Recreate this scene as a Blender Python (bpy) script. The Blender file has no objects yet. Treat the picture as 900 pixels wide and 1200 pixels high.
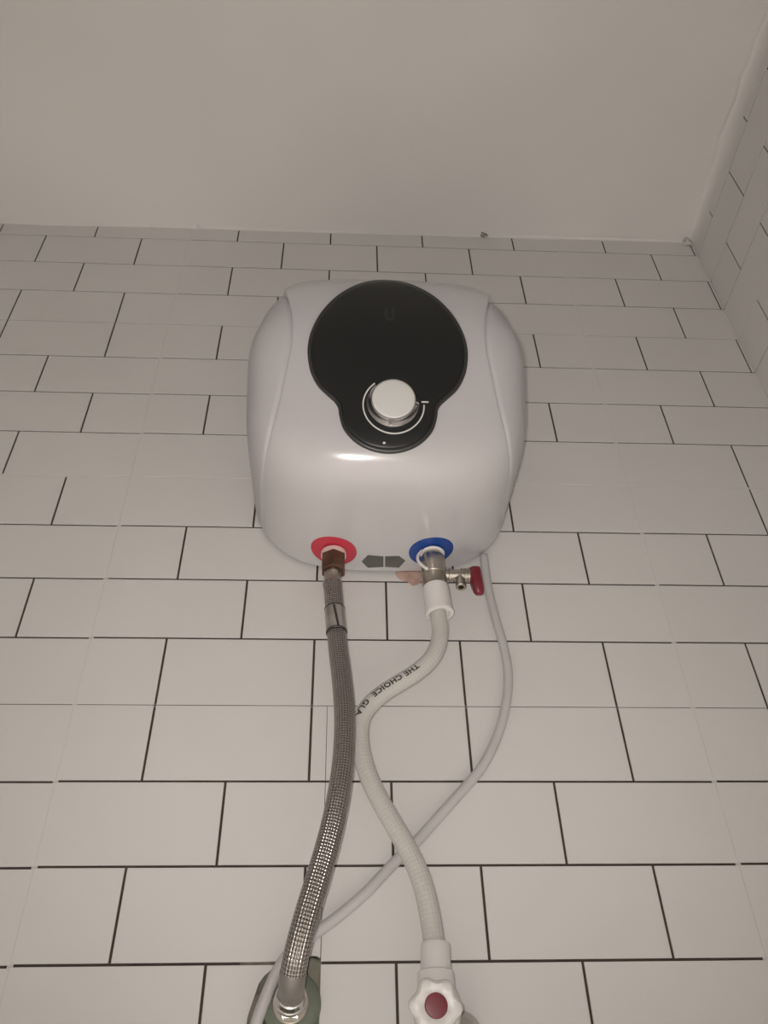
import bpy, bmesh, math, random
import numpy as np
from mathutils import Vector, Matrix
random.seed(7)
sc = bpy.context.scene
col = sc.collection
Z0 = 2.70                                   # height of the first tile joint below the ceiling
def W(x, y, z): return Vector((x/1000, y/1000, Z0 + z/1000))   # millimetres from that joint -> metres

# ------------------------------------------------------------------ camera
CF = 994.645
CR = (-0.72636, -0.06557, -0.02705)
CC = (251.386, -740.808, -1237.455)
def rx(a): s, c = math.sin(a), math.cos(a); return np.array([[1,0,0],[0,c,-s],[0,s,c]])
def ry(a): s, c = math.sin(a), math.cos(a); return np.array([[c,0,s],[0,1,0],[-s,0,c]])
def rz(a): s, c = math.sin(a), math.cos(a); return np.array([[c,-s,0],[s,c,0],[0,0,1]])
CAMR = rz(CR[2]) @ rx(CR[0]) @ ry(CR[1])
def c2w(v):
    v = CAMR.T @ np.array(v, float); return np.array([v[0], v[2], -v[1]])
cd = bpy.data.cameras.new('camera'); cam = bpy.data.objects.new('camera', cd); col.objects.link(cam)
cd.sensor_fit = 'VERTICAL'; cd.sensor_height = 36; cd.sensor_width = 27; cd.lens = CF/1200*36
cd.clip_start = 0.01
m = Matrix.Identity(4)
for k, ax in enumerate((c2w((1,0,0)), c2w((0,-1,0)), c2w((0,0,-1)))):
    for r in range(3): m[r][k] = ax[r]
m.translation = W(*CC); cam.matrix_world = m
sc.camera = cam
def unY(px, py, Y):                          # where the line of sight through a pixel meets the plane y = Y
    d = c2w(((px-450)/CF, (py-600)/CF, 1)); t = (Y-CC[1])/d[1]
    return np.array(CC) + t*d

def unZ(px, py, Z):
    d = c2w(((px-450)/CF, (py-600)/CF, 1)); t = (Z-CC[2])/d[2]
    return np.array(CC) + t*d

# ------------------------------------------------------------------ light
sc.view_settings.view_transform = 'Standard'; sc.view_settings.look = 'None'
sc.view_settings.gamma = 1.0; sc.view_settings.use_curve_mapping = False
sc.view_settings.exposure = 0.03
wd = bpy.data.worlds.new('daylight'); sc.world = wd; wd.use_nodes = True
wd.node_tree.nodes['Background'].inputs[0].default_value = (1, .95, .9, 1)
wd.node_tree.nodes['Background'].inputs[1].default_value = 0.5
def add_light(name, kind, energy, color, loc, **kw):
    ld = bpy.data.lights.new(name, kind); ld.energy = energy; ld.color = color
    for k, v in kw.items(): setattr(ld, k, v)
    o = bpy.data.objects.new(name, ld); col.objects.link(o); o.location = loc; return o
LIGHT_C = (1.0, .925, .86)
dl = add_light('added_room_fill', 'AREA', 31, LIGHT_C, (0.15, -1.70, 1.25), shape='RECTANGLE', size=0.85, size_y=1.5, spread=math.radians(95))
dl.rotation_euler = (math.radians(37), 0, 0)          # added fill lamp, not a real source; tilted down to bounce off the floor
fl = add_light('phone_flash', 'SPOT', 10.5, (1.0, .935, .885), W(CC[0]-14, CC[1], CC[2]+12), shadow_soft_size=0.003, spot_size=math.radians(94), spot_blend=1.0)
fl.rotation_euler = cam.matrix_world.to_euler()

# ------------------------------------------------------------------ helpers
def link(name, me, mat=None, parent=None):
    o = bpy.data.objects.new(name, me); col.objects.link(o)
    if mat and not me.materials: me.materials.append(mat)
    if parent: o.parent = parent
    return o
def tag(o, label=None, cat=None, group=None, kind=None):
    for k, v in (('label', label), ('category', cat), ('group', group), ('kind', kind)):
        if v: o[k] = v
    return o
def empty(name, label, cat, loc=(0,0,0)):
    o = bpy.data.objects.new(name, None); col.objects.link(o); o.location = loc; o.empty_display_size = .02
    return tag(o, label, cat)
class MB:
    def __init__(s): s.v = []; s.f = []; s.uv = {}
    def vert(s, p): s.v.append(tuple(p)); return len(s.v)-1
    def grid(s, P, close_u=False, close_v=False, flip=False, uvs=None):
        n, k = len(P), len(P[0]); b = len(s.v)
        for r in P:
            for p in r: s.v.append(tuple(p))
        for i in range(n if close_u else n-1):
            for j in range(k if close_v else k-1):
                i2, j2 = (i+1) % n, (j+1) % k
                q = [b+i*k+j, b+i*k+j2, b+i2*k+j2, b+i2*k+j]
                if uvs is not None:
                    s.uv[len(s.f)] = [uvs[i][j], uvs[i][j+1], uvs[i+1][j+1], uvs[i+1][j]]
                    if flip: s.uv[len(s.f)].reverse()
                if flip: q.reverse()
                s.f.append(q)
        return b
    def fan(s, ring, flip=False):
        q = list(ring)
        if flip: q.reverse()
        s.f.append(q)
    def mesh(s, name, smooth=True):
        me = bpy.data.meshes.new(name); me.from_pydata(s.v, [], s.f)
        if s.uv:
            lay = me.uv_layers.new(name='UVMap')
            for fi, uv in s.uv.items():
                for li, c in zip(me.polygons[fi].loop_indices, uv): lay.data[li].uv = c
        me.update()
        bm = bmesh.new(); bm.from_mesh(me)
        bmesh.ops.remove_doubles(bm, verts=bm.verts, dist=2e-6)
        bmesh.ops.recalc_face_normals(bm, faces=bm.faces)
        if smooth is not True and smooth:
            a = math.radians(smooth)
            for e in bm.edges:
                if len(e.link_faces) == 2 and e.calc_face_angle(0) > a: e.smooth = False
        for fc in bm.faces: fc.smooth = bool(smooth)
        bm.to_mesh(me); bm.free(); me.update()
        return me
    def build(s, name, mat, parent=None, smooth=True): return link(name, s.mesh(name, smooth), mat, parent)
    def box(s, lo, hi):
        x0,y0,z0 = lo; x1,y1,z1 = hi; b = len(s.v)
        s.v += [(x0,y0,z0),(x1,y0,z0),(x1,y1,z0),(x0,y1,z0),(x0,y0,z1),(x1,y0,z1),(x1,y1,z1),(x0,y1,z1)]
        for q in ((0,3,2,1),(4,5,6,7),(0,1,5,4),(1,2,6,5),(2,3,7,6),(3,0,4,7)): s.f.append([b+i for i in q])
    def lathe(s, base, axis, prof, n=40, ring=None):
        """prof: (height, radius) in mm along axis from base (metres); ring(h, angle) scales the radius."""
        a = Vector(axis).normalized(); h = Vector((0,0,1)) if abs(a.z) < .9 else Vector((1,0,0))
        e1 = a.cross(h).normalized(); e2 = a.cross(e1).normalized()
        P = []
        for (z, r) in prof:
            row = []
            for k in range(n):
                t = 2*math.pi*k/n; rr = r*(ring(z, t) if ring else 1)
                row.append(Vector(base)+a*(z/1000)+(e1*math.cos(t)+e2*math.sin(t))*(rr/1000))
            P.append(row)
        b = s.grid(P, close_v=True)
        if prof[0][1] > 1e-4: s.fan(range(b, b+n))
        if prof[-1][1] > 1e-4: s.fan(range(b+(len(prof)-1)*n, b+len(prof)*n))
def hexring(z, t):
    k = math.pi/3; u = (t % k) - k/2
    return math.cos(k/2)/math.cos(u)
def spline(pts, step=2.0):
    """Catmull-Rom through 3-D points (mm), resampled at an even step; returns N x 3 array."""
    p = np.array(pts, float); p = np.vstack([2*p[0]-p[1], p, 2*p[-1]-p[-2]]); out = []
    for i in range(1, len(p)-2):
        a, b, c, d = p[i-1:i+3]
        for t in np.linspace(0, 1, 24, endpoint=False):
            out.append(.5*((2*b)+(-a+c)*t+(2*a-5*b+4*c-d)*t*t+(-a+3*b-3*c+d)*t**3))
    out.append(p[-2]); out = np.array(out)
    for _ in range(6): out[1:-1] = (out[:-2]+out[1:-1]*2+out[2:])/4
    L = np.r_[0, np.cumsum(np.linalg.norm(np.diff(out, axis=0), axis=1))]
    n = max(2, int(L[-1]/step)+1); s = np.linspace(0, L[-1], n)
    return np.stack([np.interp(s, L, out[:,k]) for k in range(3)], 1)
def frames(P):
    T = np.gradient(P, axis=0); T /= np.linalg.norm(T, axis=1)[:,None]
    N = np.zeros_like(T); v = np.array([0,-1,0.0]); 
    for i, t in enumerate(T):
        v = v-t*(v@t); v /= np.linalg.norm(v); N[i] = v
    return T, N, np.cross(T, N)
def tube(mb, P, rad, n=20, caps=True):
    T, N, B = frames(P); G = []; U = []; L = 0
    for i in range(len(P)):
        if i: L += np.linalg.norm(P[i]-P[i-1])/1000
        r = rad(i/(len(P)-1)) if callable(rad) else rad
        G.append([W(*(P[i]+r*(N[i]*math.cos(2*math.pi*k/n)+B[i]*math.sin(2*math.pi*k/n)))) for k in range(n)])
        U.append([(k/n, L) for k in range(n+1)])
    b = mb.grid(G, close_v=True, uvs=U)
    if caps: mb.fan(range(b, b+n)); mb.fan(range(b+(len(P)-1)*n, b+len(P)*n))

# ------------------------------------------------------------------ materials
def mat(name, color, rough=.5, metal=0.0, coat=0.0, spec=.5):
    m = bpy.data.materials.new(name); m.use_nodes = True
    b = m.node_tree.nodes['Principled BSDF']
    b.inputs['Base Color'].default_value = (*color, 1); b.inputs['Roughness'].default_value = rough
    b.inputs['Metallic'].default_value = metal; b.inputs['Coat Weight'].default_value = coat
    b.inputs['Specular IOR Level'].default_value = spec
    return m, m.node_tree, b
def noisy(name, color, color2, scale=8, rough=.5, bump=0.0, bscale=60, metal=0.0, coat=0.0, detail=4, spec=.5, lo=.35, hi=.65):
    """Two tones mixed by an object-space noise, with a fine noise bump."""
    m, nt, b = mat(name, color, rough, metal, coat, spec); N = nt.nodes; Lk = nt.links
    g = N.new('ShaderNodeNewGeometry')
    n = N.new('ShaderNodeTexNoise'); n.inputs['Scale'].default_value = scale; n.inputs['Detail'].default_value = detail
    r = N.new('ShaderNodeValToRGB'); r.color_ramp.elements[0].position = lo; r.color_ramp.elements[1].position = hi
    r.color_ramp.elements[0].color = (*color, 1); r.color_ramp.elements[1].color = (*color2, 1)
    Lk.new(g.outputs['Position'], n.inputs['Vector']); Lk.new(n.outputs['Fac'], r.inputs['Fac']); Lk.new(r.outputs['Color'], b.inputs['Base Color'])
    if bump:
        n2 = N.new('ShaderNodeTexNoise'); n2.inputs['Scale'].default_value = bscale; n2.inputs['Detail'].default_value = 3
        bp = N.new('ShaderNodeBump'); bp.inputs['Strength'].default_value = bump; bp.inputs['Distance'].default_value = .002
        Lk.new(g.outputs['Position'], n2.inputs['Vector']); Lk.new(n2.outputs['Fac'], bp.inputs['Height']); Lk.new(bp.outputs['Normal'], b.inputs['Normal'])
    return m
def braid(name, c_hi, c_lo, rough, metal, around, pitch, bump, rough_lo=None):
    """Woven strands on a tube: the tube's own UV runs around (0-1) and along (metres)."""
    m, nt, b = mat(name, c_hi, rough, metal); N = nt.nodes; Lk = nt.links
    uv = N.new('ShaderNodeUVMap'); sp = N.new('ShaderNodeSeparateXYZ'); Lk.new(uv.outputs['UV'], sp.inputs[0])
    def mth(op, a, bb):
        k = N.new('ShaderNodeMath'); k.operation = op
        for i, v in enumerate((a, bb)):
            if v is None: continue
            if isinstance(v, (int, float)): k.inputs[i].default_value = v
            else: Lk.new(v, k.inputs[i])
        return k.outputs[0]
    a = mth('MULTIPLY', sp.outputs['X'], 2*math.pi*around); l = mth('MULTIPLY', sp.outputs['Y'], 2*math.pi/pitch)
    s1 = mth('SINE', mth('ADD', a, l), None); s2 = mth('SINE', mth('SUBTRACT', a, l), None)
    h = mth('ADD', mth('MULTIPLY', mth('MULTIPLY', s1, s2), .5), .5)
    mx = N.new('ShaderNodeMix'); mx.data_type = 'RGBA'
    mx.inputs['A'].default_value = (*c_lo, 1); mx.inputs['B'].default_value = (*c_hi, 1)
    Lk.new(h, mx.inputs['Factor']); Lk.new(mx.outputs['Result'], b.inputs['Base Color'])
    bp = N.new('ShaderNodeBump'); bp.inputs['Strength'].default_value = bump; bp.inputs['Distance'].default_value = .0008
    Lk.new(h, bp.inputs['Height']); Lk.new(bp.outputs['Normal'], b.inputs['Normal'])
    return m
M = {}
M['tile'] = noisy('white_satin_tile', (.66,.645,.63), (.69,.675,.66), 5, .38, .03, 25)
M['grout'] = noisy('dark_joint', (.050,.036,.029), (.075,.057,.047), 40, .9)
M['filler'] = noisy('pale_joint', (.56,.54,.52), (.62,.605,.585), 30, .8)
M['grey_filler'] = noisy('grey_joint', (.06,.05,.042), (.20,.185,.17), 9, .85)
M['paint'] = noisy('ceiling_paint', (.69,.675,.655), (.73,.715,.695), 3, .75, .12, 45)
M['plaster'] = noisy('rough_plaster', (.50,.48,.455), (.62,.60,.575), 25, .9, .4, 120)
M['floor'] = noisy('floor_tile', (.55,.535,.515), (.61,.595,.575), 4, .5)
M['door_frame'] = noisy('painted_wood', (.55,.53,.50), (.60,.58,.55), 6, .5)
M['abs'] = noisy('white_plastic_shell', (.52,.507,.517), (.54,.526,.536), 3, .19, coat=.15)
M['abs_side'] = noisy('white_plastic_side', (.505,.49,.505), (.525,.51,.525), 3, .48, spec=.3)
M['back'] = noisy('grey_steel_back', (.38,.37,.36), (.42,.41,.40), 8, .5)
M['black'] = noisy('black_gloss_panel', (.010,.011,.011), (.013,.014,.014), 3, .30, coat=.1, spec=.4)
M['bezel'] = noisy('charcoal_bezel', (.028,.028,.027), (.035,.035,.034), 6, .35)
M['mark'] = noisy('faint_grey_print', (.019,.021,.020), (.024,.026,.025), 30, .5)
M['white_print'] = noisy('white_print', (.62,.62,.60), (.68,.68,.66), 30, .5)
M['cap_white'] = noisy('white_knob_face', (.62,.62,.60), (.66,.66,.64), 10, .4)
M['chrome'] = noisy('chrome', (.62,.61,.60), (.70,.69,.68), 12, .14, metal=1)
M['nickel'] = noisy('dull_nickel', (.42,.385,.33), (.52,.48,.42), 40, .30, metal=1, bump=.05, bscale=300)
M['brass'] = noisy('brown_brass_nut', (.12,.062,.042), (.19,.108,.074), 60, .42, metal=.7, bump=.1, bscale=250)
M['red'] = noisy('red_disc', (.47,.030,.055), (.51,.036,.064), 12, .4)
M['blue'] = noisy('blue_disc', (.011,.055,.265), (.014,.064,.295), 12, .4)
M['dark_red'] = noisy('dark_red_plastic', (.145,.012,.021), (.185,.016,.027), 25, .38)
M['arrow'] = noisy('grey_print', (.10,.098,.09), (.122,.12,.11), 40, .6)
M['tape'] = noisy('thread_tape', (.74,.72,.70), (.80,.78,.76), 60, .7, .4, 300)
M['pink_tape'] = noisy('pinkish_washer', (.75,.53,.50), (.80,.60,.56), 60, .6)
M['pvc'] = noisy('white_pvc', (.70,.68,.66), (.74,.72,.70), 14, .35)
M['grey_pvc'] = noisy('grey_pvc', (.36,.335,.30), (.42,.395,.36), 14, .5)
M['cable'] = noisy('white_cable_sheath', (.50,.48,.48), (.54,.52,.52), 25, .45)
M['steel_braid'] = braid('steel_braid', (.56,.52,.49), (.16,.145,.135), .24, 1.0, 12, .0052, 1.0)
M['clear_braid'] = braid('reinforced_hose', (.56,.54,.51), (.525,.505,.478), .13, 0, 9, .0070, .4)
M['band'] = noisy('foil_band', (.36,.33,.30), (.50,.47,.44), 50, .3, metal=.8)
M['sleeve'] = noisy('dull_grey_sleeve', (.22,.205,.19), (.27,.25,.235), 60, .42, metal=.5)
M['ink'] = noisy('black_ink', (.03,.028,.026), (.05,.045,.04), 80, .7)
M['green'] = noisy('green_pipe_fitting', (.11,.135,.095), (.155,.175,.13), 30, .45)
M['mortar'] = noisy('grey_mortar', (.26,.22,.18), (.25,.25,.20), 35, .95, .8, 90)
M['clay'] = noisy('bare_clay', (.42,.265,.21), (.53,.38,.32), 90, .9, .7, 200)

# ------------------------------------------------------------------ room shell
G = 2.37                                     # joint between two large tiles, mm
XR = 831.5                                   # right wall surface
def row_z(l): return -75.0*l - G*((l > 3)+(l > 7)+(l > 11)+(l > 15)+(l > 19)+(l > 23)+(l > 27)+(l > 31)+(l > 35))
CEIL = 38.0
def box_obj(name, boxes, m, parent=None):
    mb = MB()
    for lo, hi in boxes: mb.box(W(*lo), W(*hi))
    return mb.build(name, m, parent, smooth=False)
XL, YF, ZF = -1000, -1900, -2700
HX0, HX1, HZ0, HZ1 = 176, 241, -1150, -1052        # the opening broken through the back wall
BK = 1.3                                           # joints lie this far behind the tile faces
wb = box_obj('wall_back', [((XL,BK,ZF),(HX0,150,60)), ((HX1,BK,ZF),(XR+8,150,60)), ((HX0,BK,HZ1),(HX1,150,60)), ((HX0,BK,ZF),(HX1,150,HZ0)), ((HX0-5,45,HZ0-5),(HX1+5,140,HZ1+5))], M['grout'])
tag(wb, 'back wall of white tiles with thin dark brick pattern joints, behind the water heater', 'wall', kind='structure')
wr = box_obj('wall_right', [((XR+BK,YF,ZF),(XR+150,150,60))], M['grout'])
tag(wr, 'right wall of white tiles meeting the back wall in the corner', 'wall', kind='structure')
wl = box_obj('wall_left', [((XL-100,YF,ZF),(XL,150,60))], M['tile']); tag(wl, 'plain white left wall out of view', 'wall', kind='structure')
DX0, DX1, DZ = -300, 600, -620
wf = box_obj('wall_front', [((XL,YF-100,ZF),(DX0,YF,60)), ((DX1,YF-100,ZF),(XR+8,YF,60)), ((DX0,YF-100,DZ),(DX1,YF,60))], M['paint'])
tag(wf, 'plain front wall with an open doorway behind the viewer', 'wall', kind='structure')
df = box_obj('door_frame', [((DX0,YF-110,ZF),(DX0+45,YF+12,DZ)), ((DX1-45,YF-110,ZF),(DX1,YF+12,DZ)), ((DX0+45,YF-110,DZ-45),(DX1-45,YF+12,DZ))], M['door_frame'], wf)
fo = box_obj('floor', [((XL-100,YF-100,ZF-80),(XR+150,150,ZF))], M['floor']); tag(fo, 'plain pale floor out of view', 'floor', kind='structure')
# ceiling: a slightly uneven sheet of painted plaster
mb = MB(); nx, ny = 60, 60
def ceil_z(x, y):
    return CEIL + .010*(x-350) + 1.6*math.sin(x*.011+1)*math.cos(y*.008) + .8*math.sin(x*.037+y*.021)
P = [[W(XL+(XR+20-XL)*i/nx, 20+(YF-20)*j/ny, ceil_z(XL+(XR+20-XL)*i/nx, 20+(YF-20)*j/ny)) for j in range(ny+1)] for i in range(nx+1)]
b = mb.grid(P)
T = [[p+Vector((0,0,.12)) for p in r] for r in (P[0], P[-1])]
mb.box(W(XL-100,YF-100,62), W(XR+150,150,150))
ce = mb.build('ceiling', M['paint']); tag(ce, 'off-white painted plaster ceiling above the tiled walls', 'ceiling', kind='structure')

# -- the individual tiles
_tm = {}
def slab_mesh(w, h, t=2.4, c=.2):
    """A tile w x h mm (local x, z), face at y=0 towards -y, thin chamfered edge."""
    k = (round(w,1), round(h,1))
    if k in _tm: return _tm[k]
    w, h = w/1000, h/1000; t /= 1000; c /= 1000
    v = [(c,0,c),(w-c,0,c),(w-c,0,h-c),(c,0,h-c),(0,c,0),(w,c,0),(w,c,h),(0,c,h),(0,t,0),(w,t,0),(w,t,h),(0,t,h)]
    f = [(0,1,2,3),(4,5,1,0),(5,6,2,1),(6,7,3,2),(7,4,0,3),(8,9,5,4),(9,10,6,5),(10,11,7,6),(11,8,4,7)]
    me = bpy.data.meshes.new('tile'); me.from_pydata(v, [], f); me.materials.append(M['tile']); me.update()
    _tm[k] = me; return me
def poly_tile(pts, parent, t=3.0, c=.4):
    """A cut tile of any outline: (x, z) mm points in order."""
    mb = MB(); n = len(pts)
    cx = sum(p[0] for p in pts)/n; cz = sum(p[1] for p in pts)/n
    P = []
    for y, s in ((0, c), (c, 0), (t, 0)):
        P.append([W(p[0]+(cx-p[0])*s/30, y, p[1]+(cz-p[1])*s/30) for p in pts])
    b = mb.grid(P, close_v=True); mb.fan(range(b, b+n))
    return mb.build('tile', M['tile'], parent, smooth=False)
HG = 1.15                                           # half width of a dark joint
DZC = {-2: 0, -1: -.5, 0: .3, 1: .7}
TYPE = {0: 'BABA BABA ABAB BABA ABAB BABA ABAB BABA ABAB', -1: 'ABAB BABA BABA ABAB BABA ABAB BABA ABAB BABA',
        1: 'BABA BABA ABAB BABA ABAB BABA ABAB BABA ABAB', -2: 'BABA ABAB ABAB BABA ABAB BABA ABAB BABA ABAB'}
TYPE = {k: v.replace(' ', '') for k, v in TYPE.items()}
SEAM_V, SEAM_H = .15, .28
def SH(l): return .46 if l in (3, 11) else SEAM_H
stuff = MB()
ins = {}
for c_ in (-2,-1,0,1):
    for t_ in range(0, 10): ins[(c_, t_)] = random.uniform(-.12, .12)
def add_stuff_slab(lo, hi): stuff.box(W(*lo), W(*hi))
for c_ in (-2,-1,0,1):
    X0 = c_*(600+G); X0 = X0 if c_ <= 0 else 600+G
    if c_ < 0: X0 = c_*600 - G*(-c_)
    xs0, xs1 = X0+SEAM_V, X0+600-SEAM_V
    if c_ == -1: xs1 = -G*.5; xs0 = -600-G+SEAM_V
    if c_ == 0: xs0 = -G*.5+2*SEAM_V; xs1 = 600+G*.5-SEAM_V; 
    if c_ == 1: xs0 = 600+G*.5+SEAM_V
    if c_ == -2: xs1 = -600-G-SEAM_V
    for r in range(36):
        js = [150,300,450] if TYPE[c_][r] == 'A' else [75,225,375,525]
        if c_ == -1: org = -600-.5*G
        elif c_ == -2: org = -1200-G*1.5
        else: org = X0
        js = [org+j for j in js]
        zt = (row_z(r-1) - HG) if r > 0 else 52
        zb = row_z(r) + HG if r % 4 != 3 else row_z(r)-.3*G+SH(r)
        if r > 0 and (r-1) % 4 == 3: zt = row_z(r-1) - .3*G - SH(r-1)
        if r > 0: zt += DZC[c_]*(0 if (r-1) % 4 == 3 else 1)
        zb += DZC[c_]*(0 if r % 4 == 3 else 1)
        ed = [xs0]
        for j in js: ed += [j-HG, j+HG]
        ed.append(xs1)
        for k in range(0, len(ed), 2):
            a, bb = ed[k], ed[k+1]
            if c_ == 1:
                if a > XR-1.5: continue
                bb = min(bb, XR+1.0)
            if bb-a < 1: continue
            a = max(a, XL)
            if bb <= a: continue
            spans = [(a, bb)]
            if c_ == 0 and 12 <= r <= 17 and a < 240 < bb: spans = [(a, 239.75), (240.25, bb)]   # the cut down to the pipe outlet
            for (u0, u1) in spans:
                yo = ins[(c_, r//4)]
                if r <= 16 and u1 > -620:
                    if r == 15 and c_ == 0 and u1 == 239.75:
                        poly_tile([(u0,zb),(u0,zt),(204.5,zt),(203.5,-1060),(197,-1065),(192.5,-1071),(190.5,-1078),(188,-1086),(186,-1093),(185.5,-1098),(182,-1107),(179,-1116),(178,zb)], wb); continue
                    if r == 16 and c_ == 0 and u1 == 239.75:
                        poly_tile([(u0,zb),(u0,zt),(179,zt),(186,-1141),(205,-1148),(221,-1150),(233,-1146),(239.75,-1142),(239.75,zb)], wb); continue
                    if r == 14 and c_ == 0 and u1 == 239.75:
                        poly_tile([(u0,zb),(u0,zt),(239.75,zt),(239.75,-1053.2),(237,-1052),(233,-1051.6),(229,-1052.6),(227,zb)], wb); continue
                    o = link('tile', slab_mesh(u1-u0, zt-zb), None, wb); o.location = W(u0, yo, zb)
                else:
                    add_stuff_slab((u0, 0, zb), (u1, 2.4, zt))
so = stuff.build('lower_tiles', M['tile'], wb, smooth=False); so['kind'] = 'stuff'
# pale and grey filler in the joints between the large tiles
mb = MB()
for x in (-600-G, -G*.5+SEAM_V, 600+G*.5):
    mb.box(W(x-2.3, .32, ZF), W(x+2.3, 2.0, 52))
mb.build('joint_filler', M['filler'], wb, smooth=False)
for l, mm in ((3,'grey_filler'),(7,'filler'),(11,'grey_filler'),(15,'filler'),(19,'filler'),(23,'filler'),(27,'filler'),(31,'filler'),(35,'filler')):
    z = row_z(l); mb = MB()
    for x0, x1 in (((XL, 186), (239.7, XR)) if l == 15 else ((XL, XR),)): mb.box(W(x0, .45, z-G-.5), W(x1, 1.9, z+.8))
    mb.build('joint_filler', M[mm], wb, smooth=False)
# right wall
stuff = MB()
for r in range(36):
    zt = (row_z(r-1) - HG) if r > 0 else 48
    zb = row_z(r) + HG if r % 4 != 3 else row_z(r)-.3*G+SH(r)
    if r > 0 and (r-1) % 4 == 3: zt = row_z(r-1) - .3*G - SH(r-1)
    off = 70 if (r % 2 == 0) else 145
    ys = [0.4]; y = off
    while y < 1900: ys += [y-HG, y+HG]; y += 150
    ys.append(1899)
    for k in range(0, len(ys), 2):
        y0, y1 = ys[k], ys[k+1]
        if y1-y0 < 1: continue
        if r <= 9 and y0 < 640:
            o = link('tile', slab_mesh(y1-y0, zt-zb), None, wr); o.rotation_euler = (0, 0, -math.pi/2); o.location = W(XR, -y0, zb)
        else: stuff.box(W(XR, -y1, zb), W(XR+2.4, -y0, zt))
so = stuff.build('lower_tiles', M['tile'], wr, smooth=False); so['kind'] = 'stuff'
for l, mm in ((3,'filler'),(7,'filler'),(11,'filler'),(15,'filler'),(19,'filler'),(23,'filler'),(27,'filler'),(31,'filler'),(35,'filler')):
    z = row_z(l); mb = MB(); mb.box(W(XR+.45, YF, z-G-.5), W(XR+1.9, -.5, z+.8)); mb.build('joint_filler', M[mm], wr, smooth=False)
# plaster where the ceiling runs down onto the tiles
def bead(name, p0, p1, d1, d2, size, seed, n=120):
    rnd = random.Random(seed); ph = [rnd.uniform(0, 6) for _ in range(6)]; mb = MB(); P = []
    for i in range(n+1):
        s = i/n; p = Vector(p0)*(1-s)+Vector(p1)*s; L = (Vector(p1)-Vector(p0)).length*s
        w = size*(1+.10*math.sin(L*.021+ph[0])+.12*math.sin(L*.055+ph[1])+.12*math.sin(L*.13+ph[2])+.1*math.sin(L*.31+ph[3]))
        row = []
        for k in range(8):
            a = k/7*math.pi/2
            q = p + Vector(d1)*w*(1-math.sin(a)) + Vector(d2)*w*(1-math.cos(a))
            row.append(q)
        P.append([W(*q) for q in row])
    mb.grid(P); return mb.build(name, M['paint'])
tb = bead('trim_1', (XL, 0.2, CEIL+4-13), (XR, .2, CEIL+5), (0,-1,0), (0,0,-1), 5, 3)
tag(tb, 'thin bead of ceiling plaster along the top of the back wall tiles', 'trim', kind='structure')
tr = bead('trim_2', (XR+.2, 0, CEIL+4), (XR+.2, -1890, CEIL+4), (-.45,0,0), (0,0,-1), 25, 5)
tag(tr, 'rough fillet of ceiling plaster along the top of the right wall tiles', 'trim', kind='structure')
def lump(name, c, r, mt, parent, seed, flat=(1,1,1), n=22):
    rnd = random.Random(seed); mb = MB(); P = []
    for i in range(n+1):
        a = math.pi*i/n; row = []
        for k in range(32):
            t = 2*math.pi*k/32; rr = r*(1+.3*math.sin(3*t+seed)*math.sin(a)+.2*math.sin(5*t+2*a+seed*2)*math.sin(a))
            row.append(W(c[0]+rr*flat[0]*math.sin(a)*math.cos(t), c[1]+rr*flat[1]*math.sin(a)*math.sin(t), c[2]+rr*flat[2]*math.cos(a)))
        P.append(row)
    mb.grid(P, close_v=True); return mb.build(name, mt, parent)
for (px, py, r, mk) in ((567,275,4.5,'mortar'), (805,284,7,'plaster'), (811,281,5,'plaster'), (177,263.5,3.2,'paint'), (233,265.5,2.6,'paint')):
    q = unY(px, py, -4); lump('plaster_lump', q, r, M[mk], tb, px, (1.2,.8,.8))
# chipped patch left of the cold inlet, bare clay
mb = MB()
chip = [(463,671),(474,669.5),(486,668),(493,668),(498,672),(497,678),(490,685),(484,687),(478,682),(470,680),(465,676)]
cp = [unY(x, y, 0) for x, y in chip]; cc = sum(cp)/len(cp)
rows = []
for s, y in ((1, .2), (.93, -1.6), (.6, -2.6), (.25, -2.2)):
    rows.append([W(cc[0]+(p[0]-cc[0])*s, y+.5*math.sin(i*2.1+s*5), cc[2]+(p[2]-cc[2])*s) for i, p in enumerate(cp)])
b = mb.grid(rows, close_v=True); mb.fan(range(b+3*len(cp), b+4*len(cp)))
mb.build('clay_patch', M['clay'], wb, smooth=30)['label'] = 'pinkish bare clay patch on the tiles'

# ------------------------------------------------------------------ water heater
Q = [296.782, 151.111, 3.262, 2.184, 4.894, -177.893, -667.982, -400.951, 60.647, 54.197, 11.124, -45.01, -4.305, 3.077, 3.766, 37.96, 8.0]
CX, HW, nzr, nzf, nyt, Yf, Zb, Zt, rb, rt, bul, slope, Yr, bzr, bzf, zcs, nyb = Q
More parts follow.
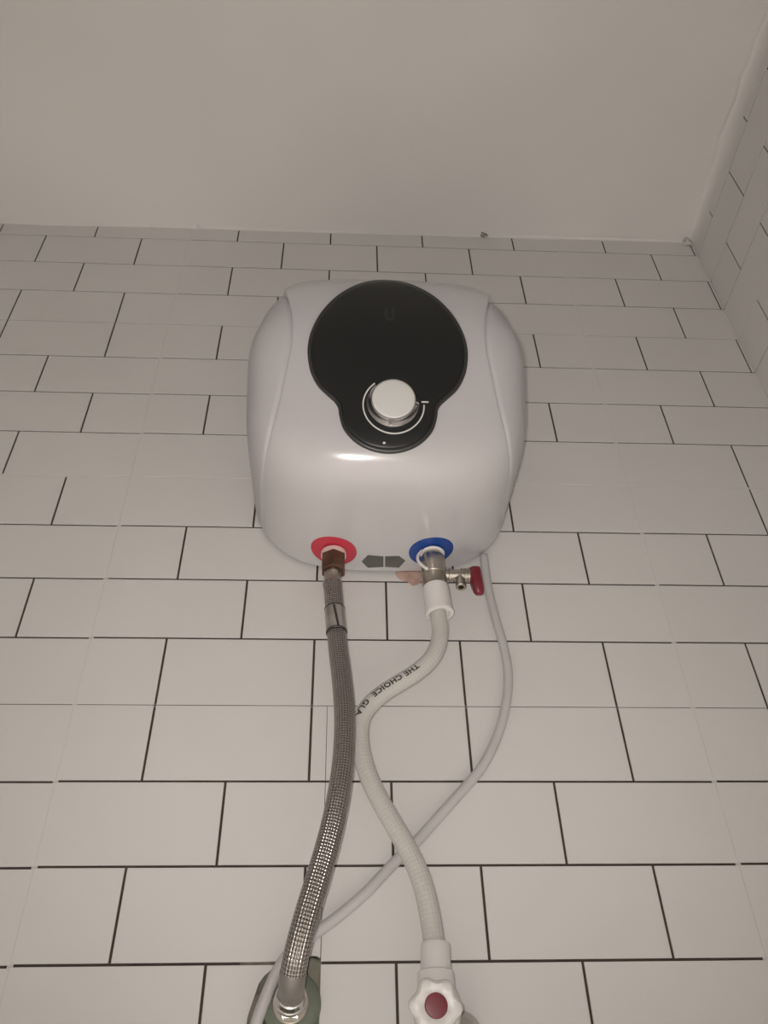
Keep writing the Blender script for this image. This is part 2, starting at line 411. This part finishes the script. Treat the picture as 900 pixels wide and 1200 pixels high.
# side profile of the casing (y, z in mm), evenly spaced from the rear bottom edge over the leaning front to the rear top edge
CT = np.array([[-4.3,-667.98],[-9.97,-667.98],[-15.63,-667.98],[-21.29,-667.98],[-26.96,-667.98],[-32.62,-667.98],[-38.28,-667.98],[-43.94,-667.98],[-49.61,-667.98],[-55.27,-667.98],[-60.93,-667.98],[-66.59,-667.98],[-72.26,-667.98],[-77.92,-667.98],[-83.58,-667.98],[-89.25,-667.98],[-94.91,-667.98],[-100.57,-667.98],[-106.23,-667.97],[-111.89,-667.9],[-117.54,-667.69],[-123.16,-667.21],[-128.73,-666.33],[-134.19,-664.98],[-139.5,-663.14],[-144.61,-660.81],[-149.49,-658.02],[-154.09,-654.79],[-158.36,-651.14],[-162.28,-647.11],[-165.81,-642.73],[-168.92,-638.04],[-171.63,-633.11],[-174.02,-627.99],[-176.23,-622.78],[-178.35,-617.54],[-180.46,-612.28],[-182.56,-607.02],[-184.67,-601.77],[-186.77,-596.51],[-188.87,-591.25],[-190.98,-585.99],[-193.08,-580.74],[-195.18,-575.48],[-197.29,-570.22],[-199.39,-564.96],[-201.47,-559.7],[-203.51,-554.42],[-205.49,-549.11],[-207.37,-543.77],[-209.17,-538.4],[-210.86,-533.0],[-212.44,-527.57],[-213.92,-522.1],[-215.29,-516.61],[-216.55,-511.09],[-217.7,-505.55],[-218.74,-499.98],[-219.67,-494.4],[-220.47,-488.8],[-221.15,-483.18],[-221.71,-477.54],[-222.15,-471.9],[-222.47,-466.25],[-222.62,-460.6],[-222.55,-454.95],[-222.1,-449.34],[-221.16,-443.8],[-219.68,-438.39],[-217.63,-433.16],[-215.06,-428.18],[-211.98,-423.49],[-208.42,-419.15],[-204.44,-415.2],[-200.06,-411.69],[-195.34,-408.66],[-190.34,-406.13],[-185.09,-404.13],[-179.67,-402.68],[-174.12,-401.75],[-168.51,-401.25],[-162.86,-401.04],[-157.2,-400.97],[-151.53,-400.95],[-145.87,-400.95],[-140.21,-400.95],[-134.55,-400.95],[-128.88,-400.95],[-123.22,-400.95],[-117.56,-400.95],[-111.9,-400.95],[-106.23,-400.95],[-100.57,-400.95],[-94.91,-400.95],[-89.25,-400.95],[-83.58,-400.95],[-77.92,-400.95],[-72.26,-400.95],[-66.59,-400.95],[-60.93,-400.95],[-55.27,-400.95],[-49.61,-400.95],[-43.94,-400.95],[-38.28,-400.95],[-32.62,-400.95],[-26.96,-400.95],[-21.29,-400.95],[-15.63,-400.95],[-9.97,-400.95],[-4.3,-400.95]])
tt = np.linspace(0, 1, 400)
CT2 = np.stack([np.interp(tt, np.linspace(0, 1, len(CT)), CT[:,k]) for k in (0,1)], 1)
for _ in range(6): CT2[1:-1] = (CT2[:-2]+2*CT2[1:-1]+CT2[2:])/4
Zc = (Zb+Zt)/2+zcs; YMIN = CT2[:,0].min()
def body(t, u, scale=1.0, ue=None):
    """Point of the casing (mm): t runs round the profile from rear bottom over the front to rear top, u across."""
    y0 = np.interp(t, tt, CT2[:,0]); z0 = np.interp(t, tt, CT2[:,1])
    a = min(abs(u if ue is None else ue), 1.0)
    fr = (y0-Yr)/(YMIN-Yr); w = 1/(1+math.exp((z0-Zc)/15))
    nz = (nzr+(nzf-nzr)*fr)*(1-w)+(bzr+(bzf-bzr)*fr)*w; ny_ = nyt*(1-w)+nyb*w
    kz = max(0, 1-a**nz)**(1/nz); ky = max(0, 1-a**ny_)**(1/ny_)
    return np.array([CX+HW*u, Yr+(y0-Yr)*ky*scale, Zc+(z0-Zc)*kz*scale])
ST = [0, .174, .24, .29, .342, .393, .437, .475, .521, .56, .60, .635, .68, 1]
SU = [.90, .848, .804, .765, .723, .695, .665, .65, .666, .69, .715, .74, .76, .80]
def seam(t): return float(np.interp(t, ST, SU))
def smoothstep(a, b, x): x = min(1, max(0, (x-a)/(b-a))); return x*x*(3-2*x)
heater = empty('water_heater', 'white square electric water heater with black keyhole panel, hung on the tiled wall', 'water heater', W(CX, 0, Zb))
HI = heater.location.copy()
class HB(MB):                                 # heater parts: world-space vertices made local to the heater's empty
    def build(s, name, m, parent=None, smooth=True):
        root = parent; loc = Vector((0,0,0))
        while root is not None: loc += root.location; root = root.parent
        s.v = [tuple(Vector(v)-loc) for v in s.v]
        return MB.build(s, name, m, parent, smooth)
NT = 170
ts = np.linspace(0, 1, NT)
ss = [np.mean([seam(x) for x in np.linspace(max(0,t-.03), min(1,t+.03), 9)]) for t in ts]
mb = HB(); P = []
for t, su in zip(ts, ss):
    wt = smoothstep(.53, .62, t); row = []
    vs = np.sin(np.linspace(-1, 1, 41)*math.pi/2*.92)/math.sin(math.pi/2*.92)
    row.append(body(t, -su, .955))
    row.append(body(t, -su, .996, su*(1-.11*wt)))
    for v in vs:
        e = abs(v*su); row.append(body(t, v*su*.996, 1.0 if abs(v) < .99 else .9985, e*(1-.20*wt*(1-.45*smoothstep(.78, 1, abs(v))))))
    row.append(body(t, su, .996, su*(1-.11*wt)))
    row.append(body(t, su, .955))
    P.append([W(*p) for p in row])
mb.grid(P); shell = mb.build('shell', M['abs'], heater)
for sg in (-1, 1):
    mb = HB(); P = []
    for t, su in zip(ts, ss):
        row = []
        for k in range(26):
            w = k/25; u = su+(1-su)*math.sin(w*math.pi/2)
            row.append(W(*body(t, sg*u, .986+.014*min(1, w/.05))))
        P.append(row)
    mb.grid(P); mb.build('side_cover', M['abs_side'], heater)
# rear mounting plate, inside the outline
mb = HB(); P = []
for y in (-16, -.3):
    P.append([W(CX+HW*.86*math.copysign(abs(math.cos(a))**(2/3), math.cos(a)), y, -520+108*math.copysign(abs(math.sin(a))**(2/3), math.sin(a))) for a in np.linspace(0, 2*math.pi, 64, endpoint=False)])
b = mb.grid(P, close_v=True); mb.fan(range(b, b+64)); mb.fan(range(b+64, b+128)); mb.build('back_plate', M['back'], heater, smooth=40)
# front panel, laid over the curved front
KEY = [(0,-441),(11,-442.6),(21.5,-447),(32,-454),(42,-462.5),(52,-473),(61,-485.5),(69,-499.5),(75.5,-515),(79.7,-530),(81.2,-544),(80,-558),(76.5,-571),(69.5,-583.5),(60,-593),(53,-599.5),(49.3,-605.5),(48.4,-612),(45.2,-623.5),(40,-631.5),(32,-638.5),(22,-643.3),(11,-646),(0,-646.8)]
PCX = 294.9
right = spline([(-x, 0, z) for x, z in KEY[4:0:-1]]+[(x, 0, z) for x, z in KEY]+[(-x, 0, z) for x, z in KEY[-2:-6:-1]], 2.5)
right = right[int(np.argmax(right[:,2])):int(np.argmin(right[:,2]))+1]; right[0,0] = right[-1,0] = 0
def front_y(x, z):
    u = (x-CX)/HW
    key = round(u, 3)
    if key not in front_y.c:
        pr = np.array([body(t, u) for t in np.linspace(.12, .80, 260)]); k0 = int(np.argmin(pr[:,2])); pr = pr[k0:]
        front_y.c[key] = pr
    pr = front_y.c[key]; return float(np.interp(z, pr[:,2], pr[:,1]))
front_y.c = {}
def front_pt(x, z, off):
    e = 2.0
    y = front_y(x, z); dyx = (front_y(x+e, z)-front_y(x-e, z))/(2*e); dyz = (front_y(x, z+e)-front_y(x, z-e))/(2*e)
    n = np.array([dyx, -1, dyz]); n /= np.linalg.norm(n)
    return np.array([x, y, z])+n*off
out = [(p[0], p[2]) for p in right]; out = out + [(-x, z) for x, z in reversed(out[1:-1])]
PC = (0, -565)
def ringpts(s, off, inset=0):
    rr = []
    for x, z in out:
        d = math.hypot(x-PC[0], z-PC[1]); k = max(0.02, s-inset/d)
        X = PC[0]+(x-PC[0])*k; Zq = PC[1]+(z-PC[1])*k
        rr.append(W(*front_pt(PCX+X, Zq, off)))
    return rr
panel = None
mb = HB(); P = [ringpts(1, -1.0), ringpts(1, 2.2), ringpts(1, 3.0, .5), ringpts(1, 3.5, 1.6), ringpts(1, 3.9, 3.6), ringpts(1, 2.6, 3.8)]
mb.grid(P, close_v=True); bez = mb.build('bezel', M['bezel'], heater)
mb = HB(); P = [ringpts(1, 3.0, 3.4), ringpts(1, 4.0, 3.9)]
for s in np.linspace(.94, .02, 26): P.append(ringpts(s, 4.2))
b = mb.grid(P, close_v=True); mb.fan(range(b+(len(P)-1)*len(out), b+len(P)*len(out)))
panel = mb.build('front_panel', M['black'], heater)
# printed arc, tick, dot and the faint emblem on the panel
KC = (300.0, -603.0)
def on_panel(x, z, off=4.45): return W(*front_pt(x, z, off))
def strip(mb, pts, wd, off=4.5):
    P = []
    for i, (x, z) in enumerate(pts):
        a = pts[max(0,i-1)]; c = pts[min(len(pts)-1,i+1)]; dx, dz = c[0]-a[0], c[1]-a[1]; L = math.hypot(dx, dz)
        nx_, nz_ = -dz/L*wd/2, dx/L*wd/2
        P.append([on_panel(x-nx_, z-nz_, 4.1), on_panel(x-nx_, z-nz_, off), on_panel(x+nx_, z+nz_, off), on_panel(x+nx_, z+nz_, 4.1)])
    mb.grid(P)
mb = HB(); ra = 30.0
strip(mb, [(KC[0]+ra*math.cos(a), KC[1]+ra*.93*math.sin(a)) for a in np.radians(np.linspace(128, 362, 90))], 1.3)
strip(mb, [(KC[0]+ra-2.5+k, KC[1]+4) for k in np.linspace(0, 7, 5)], 1.5)
mb.build('dial_scale', M['white_print'], heater, smooth=False)['label'] = 'white printed arc around the knob'
mb = HB(); strip(mb, [(289.5, -639), (290.8, -639), (292, -639)], 1.6); mb.build('dial_mark', M['white_print'], heater, smooth=False)
mb = HB(); ux, uz = 297.4, -500
strip(mb, [(ux-4, uz+9), (ux-4, uz-4)], 3.2); strip(mb, [(ux+3.2, uz+9), (ux+3.2, uz-4)], 3.2)
strip(mb, [(ux-4.2+8*k/8, uz-5-4*math.sin(math.pi*k/8)) for k in range(9)], 3.0)
mb.build('emblem', M['mark'], heater, smooth=False)['label'] = 'faint grey u-shaped emblem'
# thermostat knob
kb = front_pt(299.3, -601.5, 3.4); kd = front_pt(299.3, -601.5, 10)-kb; kd /= np.linalg.norm(kd)
kd = np.array([kd[0], kd[1], kd[2]]); kax = Vector(kd)
mb = HB(); mb.lathe(W(*kb), kax, [(0,25.9),(2.0,25.9),(3.0,25.5),(3.4,25.0),(8.6,22.8),(10.6,22.2),(11.4,21.6),(11.4,20)], 64)
knob = mb.build('knob', M['chrome'], heater, smooth=35); knob['label'] = 'chrome collar of the temperature knob'
mb = HB(); mb.lathe(W(*(kb+kd*10.3)), kax, [(0,20.8),(1.2,20.8),(1.7,20.1),(1.9,18),(1.9,0)], 64)
mb.build('knob_face', M['cap_white'], knob, smooth=35)
# inlet and outlet discs, arrows, printed underneath
RED, BLU = tuple(unZ(391, 648, Zb-1)[:2]), tuple(unZ(505.5, 648, Zb-1)[:2])
def under_z(x, y):
    u = (x-CX)/HW; pr = np.array([body(t, u) for t in np.linspace(0, .26, 120)])
    k = int(np.argmin(pr[:,1])); pr = pr[:k+1]; return float(np.interp(-y, -pr[:,1], pr[:,2]))
for (x, y), mk, r in ((RED, 'red', 24.5), (BLU, 'blue', 24.0)):
    mb = HB(); n = 48; P = []
    for rr, dz in ((r, .6), (r, -.8), (r-.8, -1.2), (r*.4, -1.2), (9, -1.2)):
        P.append([W(x+rr*math.cos(a), y+rr*.95*math.sin(a), under_z(x+rr*math.cos(a), y+rr*.95*math.sin(a))+dz) for a in np.linspace(0, 2*math.pi, n, endpoint=False)])
    mb.grid(P, close_v=True)
    mb.build('inlet_disc' if mk == 'blue' else 'outlet_disc', M[mk], heater, smooth=35)['label'] = mk+' plastic disc around the '+('cold inlet' if mk == 'blue' else 'hot outlet')
for px in ([(424,658),(431,650.5),(449.3,652),(449.3,664),(431,665)], [(475,657),(467.5,651.5),(451.3,652),(451.3,664),(467.5,665)]):
    mb = HB(); ol = [tuple(unZ(x, y, Zb)[:2]) for x, y in px]
    P = [[W(x, y, under_z(x, y)+dz) for x, y in ol] for dz in (.5, -.5)]
    b = mb.grid(P, close_v=True); mb.fan(range(b+5, b+10)); mb.build('flow_arrow', M['arrow'], heater, smooth=False)
# threaded stubs
for (x, y), nm in ((RED, 'outlet_stub'), (BLU, 'inlet_stub')):
    mb = HB(); mb.lathe(W(x, y, Zb+4), (0,0,-1), [(0,9.5),(14,9.5)], 32); mb.build(nm, M['nickel'], heater, smooth=40)

# ------------------------------------------------------------------ braided steel hose (hot)
hose = empty('braided_hose', 'grey braided steel hose hanging from the red-ringed hot outlet of the heater', 'hose', W(RED[0], RED[1], Zb-6))
mb = HB(); mb.lathe(W(RED[0], RED[1], Zb-1.4), (0,0,-1), [(0,13.4),(4.2,13.4)], 40); mb.build('washer', M['pink_tape'], hose, smooth=40)['label'] = 'pinkish white sealing ring'
mb = HB(); mb.lathe(W(RED[0], RED[1], Zb-5.6), (0,0,-1), [(0,12.6),(1,13.6),(20,13.6),(21.5,12.4),(21.5,7)], 60, hexring); mb.build('nut', M['brass'], hose, smooth=25)['label'] = 'brown tarnished brass hex nut'
mb = HB(); mb.lathe(W(RED[0]-.5, RED[1], Zb-25), (0,0,-1), [(0,7.6),(3,7.8),(4,8.8),(15,8.8),(16.5,10.0),(19,10.2),(21,9.6)], 40); mb.build('ferrule', M['nickel'], hose, smooth=40)['label'] = 'shiny metal crimp collar'
HP = [(389.5,684,-43),(391,700,-44),(393,725,-46),(396,758,-49),(400.5,795,-53),(403.5,830,-58),(404,860,-62),(402,895,-66),(397,930,-70),(390,965,-73),(381,1000,-75),(370.5,1035,-76),(360,1070,-75),(351,1103,-71),(345,1130,-63),(342,1150,-52),(341,1164,-38),(340.5,1172,-26)]
pts = [unY(*h) for h in HP]
HPATH = spline(pts, 1.5)
mb = HB(); tube(mb, HPATH, 9.4, 40); mb.build('braid', M['steel_braid'], hose)
def near(path, px, py):
    v = (path-np.array(CC)); q = np.stack([v[:,0], -v[:,2], v[:,1]], 1)@CAMR.T
    x = 450+CF*q[:,0]/q[:,2]; y = 600+CF*q[:,1]/q[:,2]
    return int(np.argmin((x-px)**2+(y-py)**2))
i0, i1 = near(HPATH, 392, 714), near(HPATH, 395, 742)
sub = HPATH[i0:i1+1]; T, N, B = frames(sub); P = []
for i in range(len(sub)):
    s = i/(len(sub)-1); a0 = math.radians(13-18*s); row = []
    for k in range(41):
        a = a0+(2*math.pi-.24)*k/40
        row.append(W(*(sub[i]+10.1*(N[i]*math.cos(a)+B[i]*math.sin(a)))))
    row += [W(*(sub[i]+9.2*(N[i]*math.cos(a0+(2*math.pi-.24)*k/40)+B[i]*math.sin(a0+(2*math.pi-.24)*k/40)))) for k in (40,)]
    row = [W(*(sub[i]+9.2*(N[i]*math.cos(a0)+B[i]*math.sin(a0))))]+row
    P.append(row)
mb = HB(); mb.grid(P); mb.build('band', M['band'], hose)['label'] = 'grey foil band wrapped round with an open slit'
mb = HB(); tube(mb, sub, 9.7, 32); mb.build('band_liner', M['bezel'], hose)
for sb in (sub[:2], sub[-2:]):
    mb = HB(); tube(mb, sb, 10.3, 32); mb.build('band_rim', M['bezel'], hose)
mb = HB(); tube(mb, HPATH[-26:-2], lambda q: 9.75-.5*max(0, (.06-q)/.06), 40); mb.build('lower_sleeve', M['sleeve'], hose)['label'] = 'smooth dull grey lower sleeve'
# lower nut on the wall fitting
FC = unY(340.5, 1174, -12); fx, fz = FC[0], FC[2]
e = HPATH[-1]; tdir = HPATH[-1]-HPATH[-8]; tdir /= np.linalg.norm(tdir)
mb = HB(); mb.lathe(W(*(e-tdir*13)), Vector(tdir), [(0,9.9),(1,10.8),(8,11.2),(9,12.0),(12,12.2),(13,11.2)], 48); mb.build('ferrule', M['chrome'], hose, smooth=35)['label'] = 'bright chrome lower collar'
mb = HB(); mb.lathe(W(fx, -20, fz), (0,1,0), [(0,9),(0,10.8),(1.6,11.8),(10,11.8),(11,11)], 60, hexring); mb.build('nut', M['chrome'], hose, smooth=25)['label'] = 'bright chrome hex nut at the wall'

# green pipe outlet in the wall
pf = empty('pipe_outlet', 'green plastic pipe outlet set in a broken hole, holding the braided hose', 'pipe fitting', W(fx, 0, fz))
mb = HB(); mb.lathe(W(fx, 44, fz), (0,-1,0), [(0,21),(30,21),(32,23.0),(48,23.0),(51,22.0),(52,20.0),(52,15)], 48); mb.build('socket', M['green'], pf, smooth=35)
mb = HB(); mb.lathe(W(fx, -7, fz), (0,-1,0), [(0,14.2),(2.2,14.2),(3,13.4),(3,10)], 48); mb.build('insert_ring', M['nickel'], pf, smooth=35)['label'] = 'pale metal thread insert ring'
mb = HB(); mb.lathe(W(fx, 26, fz-10), (0,0,-1), [(0,15.5),(85,15.5)], 36); mb.build('pipe', M['green'], pf, smooth=35)
# mortar round it, partly filling the hole
mb = MB(); P = []
for i in range(23):
    row = []
    for j in range(37):
        x = HX0-1+(HX1-HX0+1.6)*i/22; z = HZ0-1+(HZ1-HZ0+2)*j/36
        d = math.hypot(x-fx, z-fz)
        y = 13+4*math.sin(x*.21+z*.13)+3*math.sin(x*.43-z*.37)+2*math.sin(z*.8)-5*math.exp(-((d-24)/9)**2)
        y = max(3.0, y-9*smoothstep(226, 240, x)-3*smoothstep(-1075, -1053, z)-9*smoothstep(202, 186, x) if x < 202 else y-9*smoothstep(226, 240, x)-3*smoothstep(-1075, -1053, z))
        row.append(W(x, y, z))
    P.append(row)
mb.grid(P); mo = mb.build('mortar_fill', M['mortar'], wb); mo['label'] = 'grey green mortar inside the broken hole'

# ------------------------------------------------------------------ safety valve on the cold inlet
sv = empty('safety_valve', 'small nickel safety valve with red lever screwed under the blue cold inlet ring', 'valve', W(BLU[0], BLU[1], Zb-6))
bx, by = BLU[0]+1.0, BLU[1]
mb = HB(); mb.lathe(W(bx, by, Zb-1.5), (0,0,-1), [(0,9.5),(5,9.8),(6,12.0),(8,13.0),(30,13.0),(30.6,12.4),(32,12.4),(32.6,13.0),(44,13.0),(46.5,12.2),(47,9)], 48); mb.build('body', M['nickel'], sv, smooth=35)
mb = HB(); mb.lathe(W(bx, by, Zb-1.2), (0,0,-1), [(0,12.4),(1.2,13.2),(2.2,12.6)], 40); mb.build('thread_tape', M['tape'], sv)
tail = spline([(bx-12, by-7, Zb-4), (bx-15.5, by-8, Zb-10), (bx-16.5, by-9, Zb-18), (bx-14, by-11, Zb-26), (bx-8, by-13.5, Zb-34)], 2)
P = [[W(*(p+np.array([0, -3.2, 0]))), W(*(p+np.array([-2.2, 0, 0]))), W(*(p+np.array([0, 2.2, 0]))), W(*(p+np.array([1.2, 0, .5])))] for i, p in enumerate(tail)]
mb = HB(); b = mb.grid(P, close_v=True); mb.fan(range(b, b+4)); mb.fan(range(len(mb.v)-4, len(mb.v))); mb.build('tape_end', M['tape'], sv)['label'] = 'loose curl of white thread tape'
az = unY(535, 674, by)[2]
mb = HB(); mb.lathe(W(bx+9, by, az), (1,0,0), [(0,5.6),(6,5.6),(6.4,7.0),(9,7.0),(9.4,6.2),(19,6.2),(19.4,7.4),(21,7.4),(21.4,6.8),(22.4,6.8),(22.8,7.6),(24.4,7.6),(24.8,7.0),(26,7.0),(26.4,7.8),(28.2,7.8),(28.6,6)], 36); mb.build('side_arm', M['nickel'], sv, smooth=30)
nx0 = unY(540, 680, by)[0]
mb = HB(); mb.lathe(W(nx0-1, by-1, az-2), (0,-.12,-1), [(0,4.4),(9,4.4),(9.4,5.2),(15.5,5.2),(16,4.6),(16,3.0),(9,2.6)], 28); mb.build('drain_nozzle', M['nickel'], sv, smooth=30)
lx = bx+9+29.0
mb = HB(); ol = []
for a in np.radians(np.linspace(0, 180, 13)): ol.append((8.6*math.cos(a), 1.5+7.8*math.sin(a)))
ol += [(-8.6, -8), (-7.6, -13), (-5.6, -20), (-3.2, -24.5), (0, -26), (3.2, -24.5), (5.6, -20), (7.6, -13), (8.6, -8)]
P = []
for x, s in ((0, .82), (.8, .92), (3.0, 1.0), (8.0, 1.0), (9.6, .95), (10.4, .82)):
    P.append([W(lx+x+(1.8*max(0, (-q-8)/18) if True else 0), by-1+p*s, az+q*s) for p, q in ol])
b = mb.grid(P, close_v=True); n = len(ol); mb.fan(range(b, b+n)); mb.fan(range(b+5*n, b+6*n)); mb.build('lever', M['dark_red'], sv, smooth=35)['label'] = 'dark red release lever'
mb = HB(); mb.lathe(W(lx-1.8, by, az), (1,0,0), [(0,7.2),(2.6,8.2)], 24, lambda z, t: 1+.07*math.cos(12*t)); mb.build('lever_collar', M['dark_red'], sv, smooth=30)

# ------------------------------------------------------------------ white reinforced hose (cold)
wh = empty('reinforced_hose', 'white reinforced plastic hose with black lettering below the safety valve', 'hose', W(bx, by, Zb-46))
c0 = unY(511.5, 689, by); c1 = unY(514, 724, by)
ax = c1-c0
mb = HB(); mb.lathe(W(bx+.6, by, Zb-46), Vector((.07,0,-1)), [(0,11.5),(1,13.4),(5,13.8),(12,13.8),(22,13.5),(30,13.9),(33.0,14.6),(34.2,14.2),(34.5,10.5),(32,9.2)], 48); mb.build('connector', M['pvc'], wh, smooth=35)['label'] = 'smooth white tapered hose connector'
WP = [(513.0,712,by),(514.5,728,by),(515.8,740,by),(513,757,by-1),(503.5,774,by-1),(487,788.5,by),(466,801.5,by+1),(447,814,by+2),(432,828,by+3),(423,845,by+4),(421.5,866,by+5),(425.5,890,by+5),(434,915,by+5),(448,943,by+4),(463.5,970,by+3),(478,996,by+2),(489.5,1020,by+1),(498,1046,by),(504,1075,by),(508,1100,by),(509.5,1112,by)]
WPATH = spline([unY(*h) for h in WP], 1.5)
mb = HB(); tube(mb, WPATH, 8.3, 36); mb.build('tube', M['clear_braid'], wh)
# lettering printed along the hose
fc = bpy.data.curves.new('lettering', 'FONT'); fc.body = 'THE CHOICE  GLA'; fc.size = 1.0; fc.resolution_u = 3; fc.space_character = 1.1; fc.offset = .035
fo_ = bpy.data.objects.new('lettering', fc); col.objects.link(fo_)
bpy.context.view_layer.update()
me = bpy.data.meshes.new_from_object(fo_.evaluated_get(bpy.context.evaluated_depsgraph_get()))
bpy.data.objects.remove(fo_)
bm = bmesh.new(); bm.from_mesh(me)
bmesh.ops.triangulate(bm, faces=bm.faces)
for _ in range(3): bmesh.ops.subdivide_edges(bm, edges=[e for e in bm.edges if e.calc_length() > .12], cuts=1)
bmesh.ops.triangulate(bm, faces=bm.faces)
xm = max(v.co.x for v in bm.verts); ym = max(v.co.y for v in bm.verts)
ia = near(WPATH, 489, 784); 
Lw = np.r_[0, np.cumsum(np.linalg.norm(np.diff(WPATH, axis=0), axis=1))]
TLEN = 76.0; R_ = 8.5
Tw = np.gradient(WPATH, axis=0); Tw /= np.linalg.norm(Tw, axis=1)[:,None]
for v in bm.verts:
    s = Lw[ia]+v.co.x/xm*TLEN; p = np.array([np.interp(s, Lw, WPATH[:,k]) for k in range(3)])
    t = np.array([np.interp(s, Lw, Tw[:,k]) for k in range(3)]); t /= np.linalg.norm(t)
    n = np.array(CC)-p; n -= t*(n@t); n /= np.linalg.norm(n); u = np.cross(n, t)
    a = math.radians(-50)+(v.co.y/ym)*5.6/R_
    q = p+R_*(n*math.cos(a)+u*math.sin(a)); v.co = W(*q)-wh.location
bm.to_mesh(me); bm.free(); me.name = 'lettering'; me.materials.clear()
link('lettering', me, M['ink'], wh)['label'] = 'black printed lettering'
# lower connector
l0 = unY(510, 1105, by); l1 = unY(511, 1150, by)
mb = HB(); mb.lathe(W(*l0), Vector(tuple((l1-l0))), [(2,8.8),(0,9.2),(.3,10.6),(1.6,11.2),(14,11.4),(24.5,11.6),(24.9,11.9),(25.2,12.2),(36,12.6)], 48); mb.build('lower_connector', M['pvc'], wh, smooth=35)

# ------------------------------------------------------------------ stop valve with the lobed handle
KV = unY(511, 1176, -80)
vx = l1[0]; vz = KV[2]-3
st = empty('stop_valve', 'white plastic stop valve with lobed handle and red centre dot below the white hose', 'valve', W(vx, 0, vz))
mb = HB(); top = unY(511, 1138, by)
mb.lathe(W(vx-.2, by, top[2]), (0,0,-1), [(0,12.4),(1,13.6),(13,14.2),(14,15.4),(20,17),(40,17.5),(60,16)], 48); mb.build('body', M['pvc'], st, smooth=35)
mb = HB(); mb.lathe(W(vx, by, vz), (0,-1,0), [(8,13),(16,13),(17,11.5),(22,11.5)], 40); mb.build('bonnet', M['pvc'], st, smooth=35)
ho = unY(552, 1196, -18)
mb = HB(); mb.lathe(W(ho[0]-9, -1, ho[2]-10), (0,-1,0), [(0,19),(3,19),(5,15),(26,15)], 36); mb.lathe(W(ho[0]-9, by+6, ho[2]-12), (-.6,-.5,-.5), [(0,15),(18,14)], 30); mb.build('wall_elbow', M['grey_pvc'], st, smooth=35)['label'] = 'grey plastic elbow into the wall'
def lobes(z, t): return 1+.085*math.cos(6*t+.5)
mb = HB(); mb.lathe(W(KV[0], KV[1]+13, KV[2]), (0,-1,-.10), [(0,11),(0,15.5),(2,17.2),(9,17.6),(11.5,16.6),(13,14.6),(13.2,10),(12.6,8.9),(12.6,0)], 72, lambda z, t: lobes(z, t)); handle = mb.build('handle', M['pvc'], st, smooth=35); handle['label'] = 'white six-lobed handle'
mb = HB(); mb.lathe(W(KV[0], KV[1]+13, KV[2]), (0,-1,-.10), [(12.4,8.0),(13.3,8.0),(13.8,7.4),(14,5),(14,0)], 40); mb.build('handle_cap', M['dark_red'], handle, smooth=35)['label'] = 'dark red round cap'
mb = HB(); mb.lathe(W(KV[0], by-20, KV[2]), (0,-1,0), [(0,6),(max(3, by-20-(KV[1]+12)),6)], 24); mb.build('spindle', M['pvc'], st, smooth=35)

# ------------------------------------------------------------------ power cable
CP = [(567,651,-8),(568,660,-7.5),(572,688,-6.5),(580,722,-6),(590,757,-6),(595.5,790,-6),(593,825,-6),(583,862,-6),(566,897,-6),(543,925,-6),(516,955,-6),(490,984,-6),(462,1011,-6),(430,1045,-6),(400,1071,-6),(372,1092,-6),(352,1106,-8),(334,1123,-10),(321,1146,-10),(310,1172,-9),(302,1194,-8),(297,1215,-7),(292,1240,-7)]
CPATH = spline([unY(*h) for h in CP], 3)
mb = MB(); tube(mb, CPATH, 4.6, 18)
cab = mb.build('power_cable', M['cable']); tag(cab, 'thin white power cable curving down the tiles from behind the heater', 'cable')
